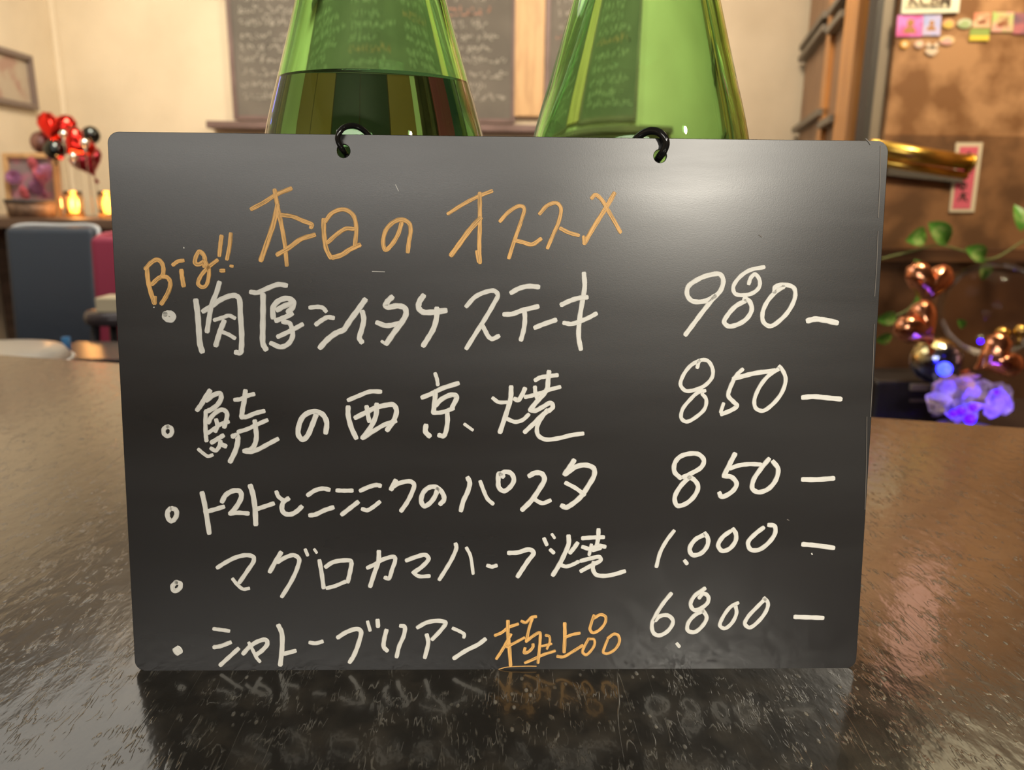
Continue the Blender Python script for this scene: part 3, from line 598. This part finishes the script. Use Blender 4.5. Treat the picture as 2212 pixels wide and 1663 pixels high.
for lb, (x0, y0, x1, y1), c, c2, kind in stk:
    m = print_mat('sticker_print', c, c2, 22)
    t = thing('wall_sticker', lb, 'sticker', at((x0+x1)/2, (y0+y1)/2, Y=YW), 0, 'stickers on the brown wall'); o0 = t.location
    if kind in ('round', 'oval'):
        a, b_ = at(x0, y0, Y=YW)-o0, at(x1, y1, Y=YW)-o0
        pts = [Vector((((b_.x-a.x)/2)*math.cos(k*PI/12), 0, ((a.z-b_.z)/2)*math.sin(k*PI/12))) for k in range(24)]
        part('backing', poly(bmesh.new(), pts, (0, -.002, 0)), m, t)
        part('print', poly(bmesh.new(), [p*.55+Vector((0, -.002, 0)) for p in pts], (0, -.0008, 0)), print_mat('print', c2 or (.8, .7, .5)), t)
    elif kind == 'cross':
        s = .012; bm = bmesh.new()
        for r in (.6, -.6): box(bm, (0, -.001, .004), (.044, .002, .013), Matrix.Rotation(r, 3, 'Y'))
        box(bm, (0, -.0014, -.008), (.02, .002, .02)); part('backing', bm, m, t)
    else:
        q = [v-o0 for v in quad_on_wall(x0, y0, x1, y1)]; part('backing', poly(bmesh.new(), q, (0, -.002, 0)), m, t)
        ce = sum(q, Vector())/4
        if kind == 'portrait':
            hx = (q[1]-q[0]).length; bm = bmesh.new(); ball(bm, ce+Vector((0, -.002, .1*hx)), .14*hx, 12, 8, (1, .08, 1))
            poly(bm, [ce+Vector((x*hx, -.002, z*hx)) for x, z in ((-.25, -.26), (.25, -.26), (.16, -.05), (-.16, -.05))], (0, -.0008, 0)); part('figure', bm, m_skin, t)
        if kind == 'inset': part('inset', poly(bmesh.new(), [ce+(v-ce)*.5+Vector((0, -.002, 0)) for v in q], (0, -.0008, 0)), print_mat('inset_print', (.62, .45, .25) if c[1] > .5 else (.80, .60, .40), (.3, .1, .05), 50), t)
        if kind == 'stripe': part('band', poly(bmesh.new(), [q[3]+(q[0]-q[3])*.42, q[2]+(q[1]-q[2])*.42, q[2], q[3]], (0, -.0026, 0)), m_yel, t)
# pink poster
po = thing('pink_poster', 'narrow pink poster with black characters and a white border', 'poster')
Yp = YW-.001
plate('border', [at(2064, 308, Y=Yp), at(2122, 308, Y=Yp), at(2103, 458, Y=Yp), at(2049, 458, Y=Yp)], mat('poster_white', (.72, .62, .45), .5), po, .004)
plate('pink_field', [at(2072, 317, Y=Yp), at(2112, 317, Y=Yp), at(2094, 451, Y=Yp), at(2055, 451, Y=Yp)], mat('poster_pink', (.72, .14, .20), .5), po, .001, .004)
m_ink = mat('black_ink', (.035, .03, .02), .5)
def wall_strokes(segs, Y):
    bm = bmesh.new()
    for i, (wd, pts) in enumerate(segs):
        P = [at(x, y, Y=Y) for x, y in pts]; r = wd/1663*2.7/2
        for a, b2 in zip(P, P[1:]):
            d = (b2-a).normalized(); n_ = d.cross(Vector((0, 1, 0)))*r; poly(bm, [a+n_-d*r, b2+n_+d*r, b2-n_+d*r, a-n_-d*r], (0, -.0008-i*.0001, 0))
    return bm
for sgm in ([(3, [(2088, 333), (2100, 334)]), (3, [(2094, 329), (2093, 346)]), (3, [(2087, 341), (2101, 342)])],
            [(3, [(2086, 362), (2098, 361)]), (3, [(2092, 356), (2090, 372)]), (3, [(2084, 371), (2097, 372)])],
            [(3, [(2080, 395), (2074, 403), (2078, 410), (2086, 405), (2087, 397), (2080, 394)]), (2.5, [(2081, 397), (2079, 408)])],
            [(3, [(2075, 420), (2088, 419)]), (3, [(2081, 416), (2079, 432)]), (3, [(2070, 433), (2076, 424)]), (3, [(2082, 424), (2088, 434)])]):
    part('printed_character', wall_strokes(sgm, Yp-.005), m_ink, po)
tag(obj('reflection_sheet', B2((1.50, YR-.014, 1.12), (1.66, YR-.004, 1.56), .002), mat('reflection_pink', (.80, .50, .48), .8)), 'pale pink banner high on the brown wall, seen only mirrored in the counter', 'placeholder')  # guessed sheet, added to give a pink reflection on the counter
hs_ = thing('reflection_box', 'dark box added above right, out of view, for its reflection in the counter', 'speaker', (.82, 1.20, 1.02))  # guessed box, added to give a dark reflection on the counter
part('cabinet', B((0, 0, 0), (.20, .20, .34), bev=.01), mat('reflection_black', (.02, .02, .02), .6), hs_)
part('bracket', B((0, 0, .40), (.03, .03, .46)), m_dgrey, hs_)
# brass tube picture lamp in front of the wall
m_brass = mat('brushed_brass', (.85, .55, .12), .28, metal=1)
a, b_ = at(1880, 318, Y=2.08), at(2096, 352, Y=2.08)
lm = thing('brass_wall_lamp', 'long brass tube lamp jutting beside the menu board', 'lamp', a); d = b_-a
part('tube', tube(bmesh.new(), [(0, 0, 0), d], .023, 24), m_brass, lm, True)
part('lower_tube', tube(bmesh.new(), [(0, .01, -.036), d+Vector((0, .01, -.036))], .012, 20), m_brass, lm, True)
part('end_cap', tube(bmesh.new(), [d*.985, d*1.015], .026, 24), m_brass, lm, True)
part('mounting_arm', tube(bmesh.new(), [d*.5, d*.5+Vector((0, YR-2.08, 0))], .009, 10), m_brass, lm, True)
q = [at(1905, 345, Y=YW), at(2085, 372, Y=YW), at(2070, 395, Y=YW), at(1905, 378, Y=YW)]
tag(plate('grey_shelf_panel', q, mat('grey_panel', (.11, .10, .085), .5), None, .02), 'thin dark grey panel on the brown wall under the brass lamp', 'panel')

# ------------------------------------------------------------------ low cabinet on the right with balloons and flowers
ZC = at(2100, 935, Y=1.5).z - .02
cab = thing('side_cabinet', 'low dark cabinet beyond the counter carrying balloons and flowers', 'cabinet', (1.35, 1.62, FL))
hc = ZC-FL
part('body', B((0, 0, hc/2-.015), (1.2, .55, hc-.03), bev=.004), m_dark_brown, cab)
part('cabinet_top', B((0, 0, hc-.012), (1.24, .6, .024), bev=.004), mat('cabinet_top', (.05, .035, .03), .25), cab)
for k in (-1, 1):
    dr = part('door', B((k*.3, -.283, hc/2-.02), (.56, .018, hc-.1), bev=.003), m_dark_brown, cab); part('handle', B((k*.06, -.30, hc/2), (.012, .02, .12)), m_brass, dr)
m_rose = mat('rose_gold_foil', (.95, .42, .24), .14, metal=1, bump=.5, bscale=22)
m_bub = glass_mat('clear_vinyl', (.9, .9, .9), 0, 1.18)
def heart(bm, s, th, crinkle=0):
    N, K = 40, 10; rows = {}
    for sd in (1, -1):
        for j in range(K+1):
            q = 1-j/K
            for i in range(N):
                if sd == -1 and j == 0: rows[(sd, j, i)] = rows[(1, 0, i)]; continue
                if j == K:
                    if i == 0: c0 = bm.verts.new((0, -sd*th, 0))
                    rows[(sd, j, i)] = c0; continue
                t = 2*PI*i/N; x = 16*math.sin(t)**3; z = 13*math.cos(t)-5*math.cos(2*t)-2*math.cos(3*t)-math.cos(4*t)+2
                k = 1+crinkle*.04*math.sin(i*3.1)*(q**4)
                rows[(sd, j, i)] = bm.verts.new((x/17*s*q*k, -sd*th*(1-q**2.4)**.55, z/17*s*q*k))
    for sd in (1, -1):
        for j in range(K):
            for i in range(N):
                v = []
                for x in (rows[(sd, j, i)], rows[(sd, j, (i+1) % N)], rows[(sd, j+1, (i+1) % N)], rows[(sd, j+1, i)]):
                    if x not in v: v.append(x)
                if len(v) > 2: bm.faces.new(v)
    return bm
def heart_balloon(px, py, Y, size_px, m, label, tilt, rz=0, name='heart_balloon'):
    c = at(px, py, Y=Y); s = size_px/1663*(c-CAM).length/2
    t = thing(name, label, 'balloon', c); t.rotation_euler = (R_(-5), R_(tilt), rz)
    part('foil_skin', heart(bmesh.new(), s, s*.5, 1), m, t, True)
    part('filling_tail', poly(bmesh.new(), [(-.006, 0, -s*.95), (.006, 0, -s*.95), (.009, 0, -s*1.25), (-.009, 0, -s*1.25)], (0, .002, 0)), m, t)
    return t
heart_balloon(2005, 615, 1.66, 100, m_rose, 'rose gold heart balloon, topmost of the two stacked left of the bubble balloon', 6)
heart_balloon(1985, 708, 1.47, 104, m_rose, 'rose gold heart balloon turned sideways, just below the topmost heart', -38, .35)
heart_balloon(2150, 775, 1.50, 95, m_rose, 'rose gold heart balloon folded under the clear bubble balloon', 55, -.5)
m_irid = mat('iridescent_gold_foil', (.78, .68, .36), .12, metal=1, noise=(7, 2, (.25, .30, .62), .45, .58), bump=.4, bscale=25)
def round_balloon(px, py, Y, rpx, m, label, name, sc=(1, 1, 1)):
    c = at(px, py, Y=Y); r = rpx/1663*(c-CAM).length
    t = thing(name, label, 'balloon', c); part('skin', ball(bmesh.new(), (0, 0, 0), r, 40, 24, sc), m, t, True)
    part('knot', lathe(bmesh.new(), [(0, -r*sc[2]*.97), (.006, -r*sc[2]), (.003, -r*sc[2]-.008), (.009, -r*sc[2]-.018), (0, -r*sc[2]-.018)], 12), m, t, True); return t
round_balloon(2022, 778, 1.55, 46, m_irid, 'shiny gold and blue round foil balloon under the hearts', 'foil_balloon', (1, .9, .95))
def bubble_mat():
    m = bpy.data.materials.new('clear_bubble_skin'); m.use_nodes = True; nt = m.node_tree
    for n in list(nt.nodes):
        if n.type != 'OUTPUT_MATERIAL': nt.nodes.remove(n)
    t = nd(nt, 'ShaderNodeBsdfTransparent'); t.inputs[0].default_value = (.93, .90, .88, 1); g = nd(nt, 'ShaderNodeBsdfGlossy'); g.inputs['Roughness'].default_value = .03
    lw = nd(nt, 'ShaderNodeLayerWeight'); lw.inputs[0].default_value = .13; mx = nd(nt, 'ShaderNodeMixShader')
    mu = nd(nt, 'ShaderNodeMath', operation='MULTIPLY'); mu.inputs[1].default_value = .75; lk(nt, lw.outputs['Fresnel'], mu.inputs[0]); lk(nt, mu.outputs[0], mx.inputs[0]); lk(nt, t.outputs[0], mx.inputs[1]); lk(nt, g.outputs[0], mx.inputs[2]); lk(nt, mx.outputs[0], nt.nodes['Material Output'].inputs[0]); return m
m_bubble = bubble_mat()
round_balloon(2142, 668, 1.66, 88, m_bubble, 'large clear bubble balloon to the right of the hearts', 'bubble_balloon')
m_gold = mat('gold_confetti', (.85, .60, .18), .2, metal=1)
round_balloon(2165, 722, 1.64, 14, m_gold, 'tiny gold balloon inside lower right of the clear bubble balloon', 'gold_balloon')
round_balloon(2205, 715, 1.62, 12, m_gold, 'tiny gold balloon at the right edge of the picture', 'gold_balloon')
# bouquet in vase, lit blue from inside
m_petal = mat('lilac_petal', (.62, .50, .78), .6, noise=(12, 2, (.72, .60, .62), .4, .6)); m_petal2 = mat('peach_petal', (.80, .52, .42), .6)
fc = at(2092, 885, Y=1.42)
bq = thing('flower_bouquet', 'bunch of pale flowers in a vase lit by blue fairy lights', 'bouquet', (fc.x, 1.42, ZC))
hz = fc.z-ZC
part('vase', lathe(bmesh.new(), [(0, 0), (.045, 0), (.05, .03), (.062, max(.05, hz*.6)), (.058, max(.05, hz*.6)), (.045, .03), (0, .01)], 32), mat('frosted_vase', (.8, .8, .9), .3, trans=.8), bq, True)
def flower(c, r, n=7, rnd=random):
    bm = bmesh.new()
    for ly, (k, rr, up) in enumerate(((n, 1, .2), (n-1, .75, .7), (4, .45, 1.2))):
        for i in range(k):
            a = 2*PI*i/k+ly*.5; L_ = r*rr; d = Vector((math.cos(a), math.sin(a), up)).normalized(); s = Vector((-math.sin(a), math.cos(a), 0))
            u = Vector((0, 0, 1))
            P = [c, c+d*L_*.35+s*L_*.3, c+d*L_*.8+s*L_*.42+u*L_*.1, c+d*L_*1.0, c+d*L_*.8-s*L_*.42+u*L_*.1, c+d*L_*.35-s*L_*.3]
            cc = c+d*L_*.6-u*L_*.12; vs = [bm.verts.new(p) for p in P]; vc = bm.verts.new(cc)
            for j in range(6): bm.faces.new((vs[j], vs[(j+1) % 6], vc))
    return bm
rnd = random.Random(5)
for k in range(46):
    a = rnd.uniform(0, 2*PI); q = rnd.random()**.5; px = 2092+78*q*math.cos(a); py = 862+46*q*math.sin(a); Y = 1.42+rnd.uniform(-.055, .055)
    mm = m_petal2 if py < 845 and rnd.random() < .6 else m_petal
    o = part('blossom', flower(Vector((0, 0, 0)), rnd.uniform(17, 25)/1663*1.95), mm, bq); o.location = at(px, py, Y=Y)-Vector(bq.location)
    o.rotation_euler = (R_(rnd.uniform(15, 95)), rnd.uniform(-.5, .5), rnd.uniform(0, 6)) if k % 2 else (R_(80), rnd.uniform(-.9, .9), 0)
m_led = mat('blue_led', (.05, .02, 1), .3, emit=(.03, 0, 1), es=5)
for i, (px, py, r, Y) in enumerate(((2118, 737, .006, 1.40), (2153, 847, .006, 1.34), (2076, 888, .009, 1.36), (2102, 880, .009, 1.35), (2095, 905, .012, 1.36), (2060, 893, .008, 1.36))):
    part('fairy_light', ball(bmesh.new(), at(px, py, Y=Y)-Vector(bq.location), r, 12, 8), m_led, bq, True, 'glowing blue light')
lb_ = at(2040, 797, Y=1.38)
tag(obj('blue_spotlight', ball(bmesh.new(), lb_, .016, 20, 14), mat('blue_lamp', (.05, .1, 1), .3, emit=(.02, .03, 1), es=6), smooth=True), 'bright blue glowing lamp left of the flowers', 'light')
light('blue_lamp_glow', 'POINT', lb_+Vector((0, -.03, 0)), (0, 0, 0), .12, (.15, .08, 1), .015)
light('bouquet_glow', 'POINT', fc+Vector((0, -.13, .01)), (0, 0, 0), 1.2, (.12, .05, 1), .02)
# small black speaker box with handle slot
sp = at(1952, 880, Y=1.62)
bx = thing('black_box', 'small black box with a recessed handle beside the flower vase', 'box', (sp.x, 1.66, ZC))
hb = max(.1, at(1965, 815, Y=1.62).z-ZC)
part('case', B((0, 0, hb/2), (.20, .16, hb), bev=.008), mat('black_case', (.02, .018, .02), .4), bx)
part('handle_slot', B((.02, -.082, hb*.88), (.07, .008, .018), bev=.003), mat('slot_trim', (.35, .30, .22), .3), bx)
part('label_strip', B((.02, -.082, hb*.62), (.06, .004, .006)), mat('slot_trim2', (.22, .18, .15), .3), bx)
# pothos vines
m_leaf = mat('green_leaf', (.10, .30, .04), .4, noise=(25, 2, (.32, .48, .14), .55, .68)); m_stem = mat('vine_stem', (.16, .20, .06), .6)
def leaf(L_, W_):
    bm = bmesh.new(); N = 8; rows = []
    for i in range(N+1):
        t = i/N; wd = W_*math.sin(PI*min(1, t*1.02))**.75*(1-.35*t); z = .12*L_*math.sin(PI*t)
        rows.append([bm.verts.new((sx*wd/2, L_*t, z + abs(sx)*wd*.18)) for sx in (-1, -.5, 0, .5, 1)])
    for a, b2 in zip(rows, rows[1:]):
        for k in range(4): bm.faces.new((a[k], a[k+1], b2[k+1], b2[k]))
    return bm
def vine(label, stem_px, leaves, Y):
    base = at(*stem_px[0], Y=Y); t = thing('trailing_plant', label, 'plant', base)
    part('stem', tube(bmesh.new(), smooth_path([at(x, y, Y=Y)-base for x, y in stem_px], 6), .003, 8), m_stem, t, True)
    for px, py, L_, a, tilt in leaves:
        o = part('leaf', leaf(L_/1663*(Y+.3), L_*.62/1663*(Y+.3)), m_leaf, t, True); o.location = at(px, py, Y=Y-.02)-base
        o.rotation_euler = Matrix.Rotation(R_(a), 3, 'Y').to_4x4().to_euler(); o.rotation_euler = (Matrix.Rotation(R_(a), 4, 'Y') @ Matrix.Rotation(R_(90-tilt), 4, 'X')).to_euler()
vine('leafy green vine on the dark ledge right of the menu board', [(1900, 560), (1960, 545), (2025, 530), (2090, 545), (2140, 560), (2212, 520)],
     [(2005, 480, 85, 125, 20), (1955, 520, 75, 75, 30), (2085, 535, 70, 110, 20), (2120, 560, 60, 150, 25), (2205, 500, 60, -10, 20), (1975, 560, 45, 150, 10)], 2.15)
vine('green vine leaves peeping out beside the right edge of menu board', [(1880, 690), (1905, 690), (1960, 670), (1985, 640)],
     [(1892, 690, 60, 85, 20), (1890, 735, 48, 80, 20), (1975, 665, 32, 20, 20), (2068, 690, 34, 130, 20)], 1.75)

# ------------------------------------------------------------------ left: console, chairs, decorations
m_console = mat('console_wood', (.16, .10, .07), .4, noise=(4, 4, (.11, .07, .05), .4, .6, (1, 6, 6)))
ZT = at(150, 470, Y=2.95).z
cs = thing('high_side_table', 'dark high table in the left corner under candles and framed picture', 'table', (-1.68, 3.06, FL)); ht = ZT-FL
part('table_top', B((0, 0, ht-.02), (1.12, .50, .04), bev=.004), m_console, cs)
part('back_panel', B((0, .23, ht/2), (1.1, .03, ht-.08)), m_console, cs)
for sx in (-1, 1):
    for sy in (-1, 1): part('leg', B((sx*.54, sy*.23, (ht-.04)/2), (.05, .05, ht-.04)), m_console, cs)
part('lower_shelf', B((0, 0, ht*.45), (1.03, .42, .025)), m_console, cs)
# framed flower picture standing on it
fp = thing('standing_photo_frame', 'thin wooden frame with purple flower picture on the high table', 'picture', at(77, 470, Y=3.05))
fp.location.z = ZT; fw, fh = 118/1663*3.32, (at(77, 330, Y=3.05).z-ZT)
fp.rotation_euler = (R_(-4), 0, R_(-6))
for x, z, sx, sz in ((0, fh-.01, fw, .02), (0, .01, fw, .02), (fw/2-.01, fh/2, .02, fh-.04), (-fw/2+.01, fh/2, .02, fh-.04)):
    part('frame_bar', B((x, 0, z), (sx, .022, sz), bev=.002), m_lightwood, fp)
part('print', B((0, .004, fh/2), (fw-.03, .006, fh-.03)), mat('flower_print', (.26, .20, .22), .5, noise=(14, 3, (.45, .18, .26), .45, .6)), fp)
rnd = random.Random(11); m_pp = mat('purple_petal', (.30, .12, .26), .6)
for k in range(9):
    o = part('flower_head', flower(Vector((0, 0, 0)), .03+.01*rnd.random()), m_pp if k % 3 else mat('red_petal', (.5, .10, .14), .6), fp)
    o.location = (rnd.uniform(-fw*.32, fw*.32), -.012, fh*rnd.uniform(.35, .85)); o.rotation_euler = (R_(75), 0, rnd.uniform(0, 6))
bt = thing('woven_tray', 'dark brown curved basket standing before the photo frame', 'basket', at(70, 470, Y=2.905)); bt.location.z = ZT+.0005
part('wall', lathe(bmesh.new(), [(0, .001), (.078, .001), (.088, .060), (.083, .060), (.073, .008), (0, .008)], 36), mat('basket_weave', (.15, .09, .06), .7, noise=(60, 2, (.24, .15, .10), .4, .6)), bt, True)
part('rim', lathe(bmesh.new(), [(.082, .058), (.090, .058), (.090, .070), (.082, .070)], 36, close=True), mat('basket_rim', (.06, .05, .05), .6), bt, True)
# red balloon cluster
m_redf = mat('red_foil', (.85, .04, .03), .16, metal=1, bump=.4, bscale=20); m_blk = mat('dark_foil', (.07, .08, .08), .15, metal=1)
heart_balloon(122, 282, 3.16, 74, m_redf, 'red foil heart balloon, highest of the balloons on the left', 8, 0, 'foil_balloon')
heart_balloon(165, 314, 2.98, 62, m_redf, 'small tilted red foil balloon in the middle of the left cluster', 50, .4, 'foil_balloon')
heart_balloon(190, 352, 3.24, 62, mat('deep_red_foil', (.45, .05, .08), .25, metal=1), 'deep red foil balloon lowest in the left cluster', -20, .2, 'foil_balloon')
round_balloon(196, 292, 3.14, 16, m_blk, 'small dark round balloon at the right of the red cluster', 'foil_balloon')
round_balloon(118, 324, 2.98, 18, m_blk, 'dark round balloon below the highest red balloon', 'foil_balloon')
round_balloon(92, 308, 3.2, 20, mat('mauve_foil', (.30, .17, .16), .3, metal=.8), 'dull mauve round balloon at the left of the red cluster', 'foil_balloon')
m_silver = mat('silver_foil', (.9, .88, .84), .1, metal=1)
for px, py, r, lb in ((137, 290, 7, 'small silver ball in the centre of the red balloon cluster'), (183, 309, 8, 'small silver ball at the lower right of the red balloon cluster'), (158, 338, 7, 'small silver ball at the foot of the red balloon cluster')):
    round_balloon(px, py, 2.9, r, m_silver, lb, 'silver_ball')
for o in [q for q in C.objects if q.get('category') == 'balloon' and q.location.y > 2.5]:
    dz = o.location.z-ZT-.005
    if dz > .05 and dz < .6:
        M2 = o.rotation_euler.to_matrix().inverted(); part('string', tube(bmesh.new(), [M2 @ Vector((0, 0, -.02)), M2 @ Vector((0, 0, -dz))], .0012, 6), m_silver, o)
# candles
m_flame = mat('candle_glow', (1, .5, .1), .4, emit=(1, .42, .06), es=7); m_amber = mat('amber_glass', (.9, .45, .12), .1, trans=.7)
for px, lb in ((163, 'glowing amber candle lamp on the high table, left of two'), (236, 'glowing amber candle lamp half hidden by the menu board')):
    c = at(px, 470, Y=3.02)
    t = thing('candle_lamp', lb, 'candle', (c.x, 3.02, ZT), 0, 'candle lamps on the high table')
    part('base', lathe(bmesh.new(), [(0, 0), (.038, 0), (.038, .018), (0, .018)], 24), m_amber, t, True)
    part('glowing_wax', lathe(bmesh.new(), [(0, .025), (.015, .027), (.019, .04), (.019, .06), (.015, .078), (.007, .084), (0, .085)], 20), m_flame, t, True)
    part('glass_chimney', lathe(bmesh.new(), [(.034, .018), (.038, .04), (.038, .08), (.033, .105), (.031, .105), (.036, .08), (.036, .04), (.032, .018)], 28, close=True), mat('chimney_glass', (1, .8, .6), .02, trans=1, ior=1.3), t, True)
light('candle_light', 'POINT', at(163, 440, Y=2.9), (0, 0, 0), 1.2, (1, .45, .12), .03)
# chairs
m_teal = mat('slate_blue_leather', (.045, .062, .092), .38, bump=.1, bscale=30); m_edge_highlight = mat('painted_highlight', (.55, .60, .66), .35); m_leg = mat('black_leg', (.03, .03, .035), .4)  # pale tube colour stands in for a highlight along the slate chair's top
def chair(loc, rz, wid, hgt, label, mu, mp_, seat_h=.46, name='dining_chair'):
    t = thing(name, label, 'chair', loc, rz)
    part('seat', B((0, 0, seat_h-.05), (wid, .46, .10), bev=.025, seg=3), mu, t, True)
    bk = bmesh.new(); box(bk, (0, 0, 0), (wid*1.02, .06, hgt-seat_h+.02), bev=.022, seg=3)
    for v in bk.verts: v.co.y += .035*(1-(2*v.co.x/wid)**2) + .06*(v.co.z/(hgt-seat_h)); v.co.x *= 1-.06*(.5-v.co.z/(hgt-seat_h))
    for v in bk.verts: v.co += Vector((0, .21, (hgt+seat_h)/2-.01))
    part('backrest', bk, mu, t, True)
    part('edging', tube(bmesh.new(), smooth_path([(-wid*.5, .245, hgt-.05), (-wid*.49, .27, hgt-.005), (0, .305, hgt+.002), (wid*.49, .27, hgt-.005), (wid*.5, .245, hgt-.05)], 6), .008, 8), mp_, t, True)
    for sx in (-1, 1):
        for sy in (-1, 1): part('leg', tube(bmesh.new(), [(sx*wid*.42, sy*.19, seat_h-.08), (sx*wid*.46, sy*.21, 0)], [.02, .012], 8), m_leg, t, True)
    return t
c = at(125, 490, Y=2.60); chair((c.x, 2.34, FL), .05, .300, c.z-FL, 'slate blue leather dining chair with a highlight painted as pale piping, left of menu board', m_teal, m_edge_highlight)
bpy.context.view_layer.update()
m_pink = mat('raspberry_fabric', (.34, .035, .09), .5)
c = at(205, 508, Y=2.34); chair((c.x+.17, 2.07, FL), 0, .32, c.z-FL, 'raspberry red chair between the slate chair and menu board', m_pink, mat('pink_pipe', (.60, .12, .17), .4))
m_wtable = mat('dark_table', (.06, .05, .06), .25)
c = at(20, 560, Y=2.3)
dt = thing('dining_table', 'dark dining table before the slate blue chair at the left edge', 'table', (-1.87, 1.72, FL))
part('table_top', B((0, 0, .70), (.62, .6, .03), bev=.004), m_wtable, dt)
for sx in (-1, 1):
    for sy in (-1, 1): part('leg', B((sx*.27, sy*.26, .342), (.05, .05, .684)), m_wtable, dt)
c = at(252, 655, Y=1.72)
wb = thing('white_box', 'small white box lying on a stool beside the raspberry chair', 'box', (c.x, 1.72, c.z))
part('carton', B((0, 0, 0), (.07, .08, .037), bev=.003), mat('white_card', (.80, .72, .52), .5), wb)
st = thing('low_stool', 'dark low stool under the white box', 'stool', (c.x, 1.72, FL)); hs = c.z-FL-.0185
part('seat', lathe(bmesh.new(), [(0, hs-.03), (.075, hs-.03), (.08, hs-.015), (.075, hs), (0, hs)], 28), m_wtable, st, True)
for k in range(4): part('leg', tube(bmesh.new(), [(.055*math.cos(k*PI/2+.7), .055*math.sin(k*PI/2+.7), hs-.03), (.13*math.cos(k*PI/2+.7), .13*math.sin(k*PI/2+.7), 0)], .011, 8), m_leg, st, True)
# bar stool right behind the counter: white pad with studded band
c = at(-30, 754, Y=1.08)
bs = thing('bar_stool', 'round bar stool with white pad and silver studs behind the counter', 'stool', (c.x, 1.08, FL)); hs = c.z-FL
part('cushion', lathe(bmesh.new(), [(0, hs-.04), (.12, hs-.04), (.132, hs-.02), (.12, hs-.004), (.08, hs+.002), (0, hs+.004)], 48), mat('white_leather', (.72, .70, .64), .3), bs, True)
part('band', lathe(bmesh.new(), [(.118, hs-.075), (.134, hs-.075), (.136, hs-.03), (.118, hs-.03)], 48, close=True), mat('navy_band', (.04, .06, .16), .25), bs, True)
for k in range(44):
    a = 2*PI*k/44; part('stud', ball(bmesh.new(), (.133*math.cos(a), .133*math.sin(a), hs-.025), .005, 8, 6), m_silver, bs, True)
part('pole', tube(bmesh.new(), [(0, 0, .02), (0, 0, hs-.05)], .03, 16), m_silver, bs, True)
part('foot_plate', lathe(bmesh.new(), [(0, 0), (.20, 0), (.19, .015), (.03, .03), (0, .03)], 36), m_silver, bs, True)
c = at(144, 746, Y=1.35)
gz = c.z-.018
tag(obj('blue_glass', lathe(bmesh.new(), [(0, 0), (.007, 0), (.009, .036), (.0075, .036), (.006, .003), (0, .003)], 24, (c.x, 1.35, gz)), mat('blue_glass', (.1, .45, .95), .05, trans=.5), smooth=True), 'small bright blue glass just beyond the counter, left side', 'glass')
ck = thing('small_side_table', 'small dark side table carrying the blue glass behind the counter', 'table', (c.x+.04, 1.40, FL)); hs = gz-FL
part('table_top', B((0, 0, hs-.0105), (.20, .20, .02), bev=.003), m_wtable, ck)
part('leg', B((0, 0, (hs-.02)/2), (.06, .06, hs-.0205)), m_wtable, ck)
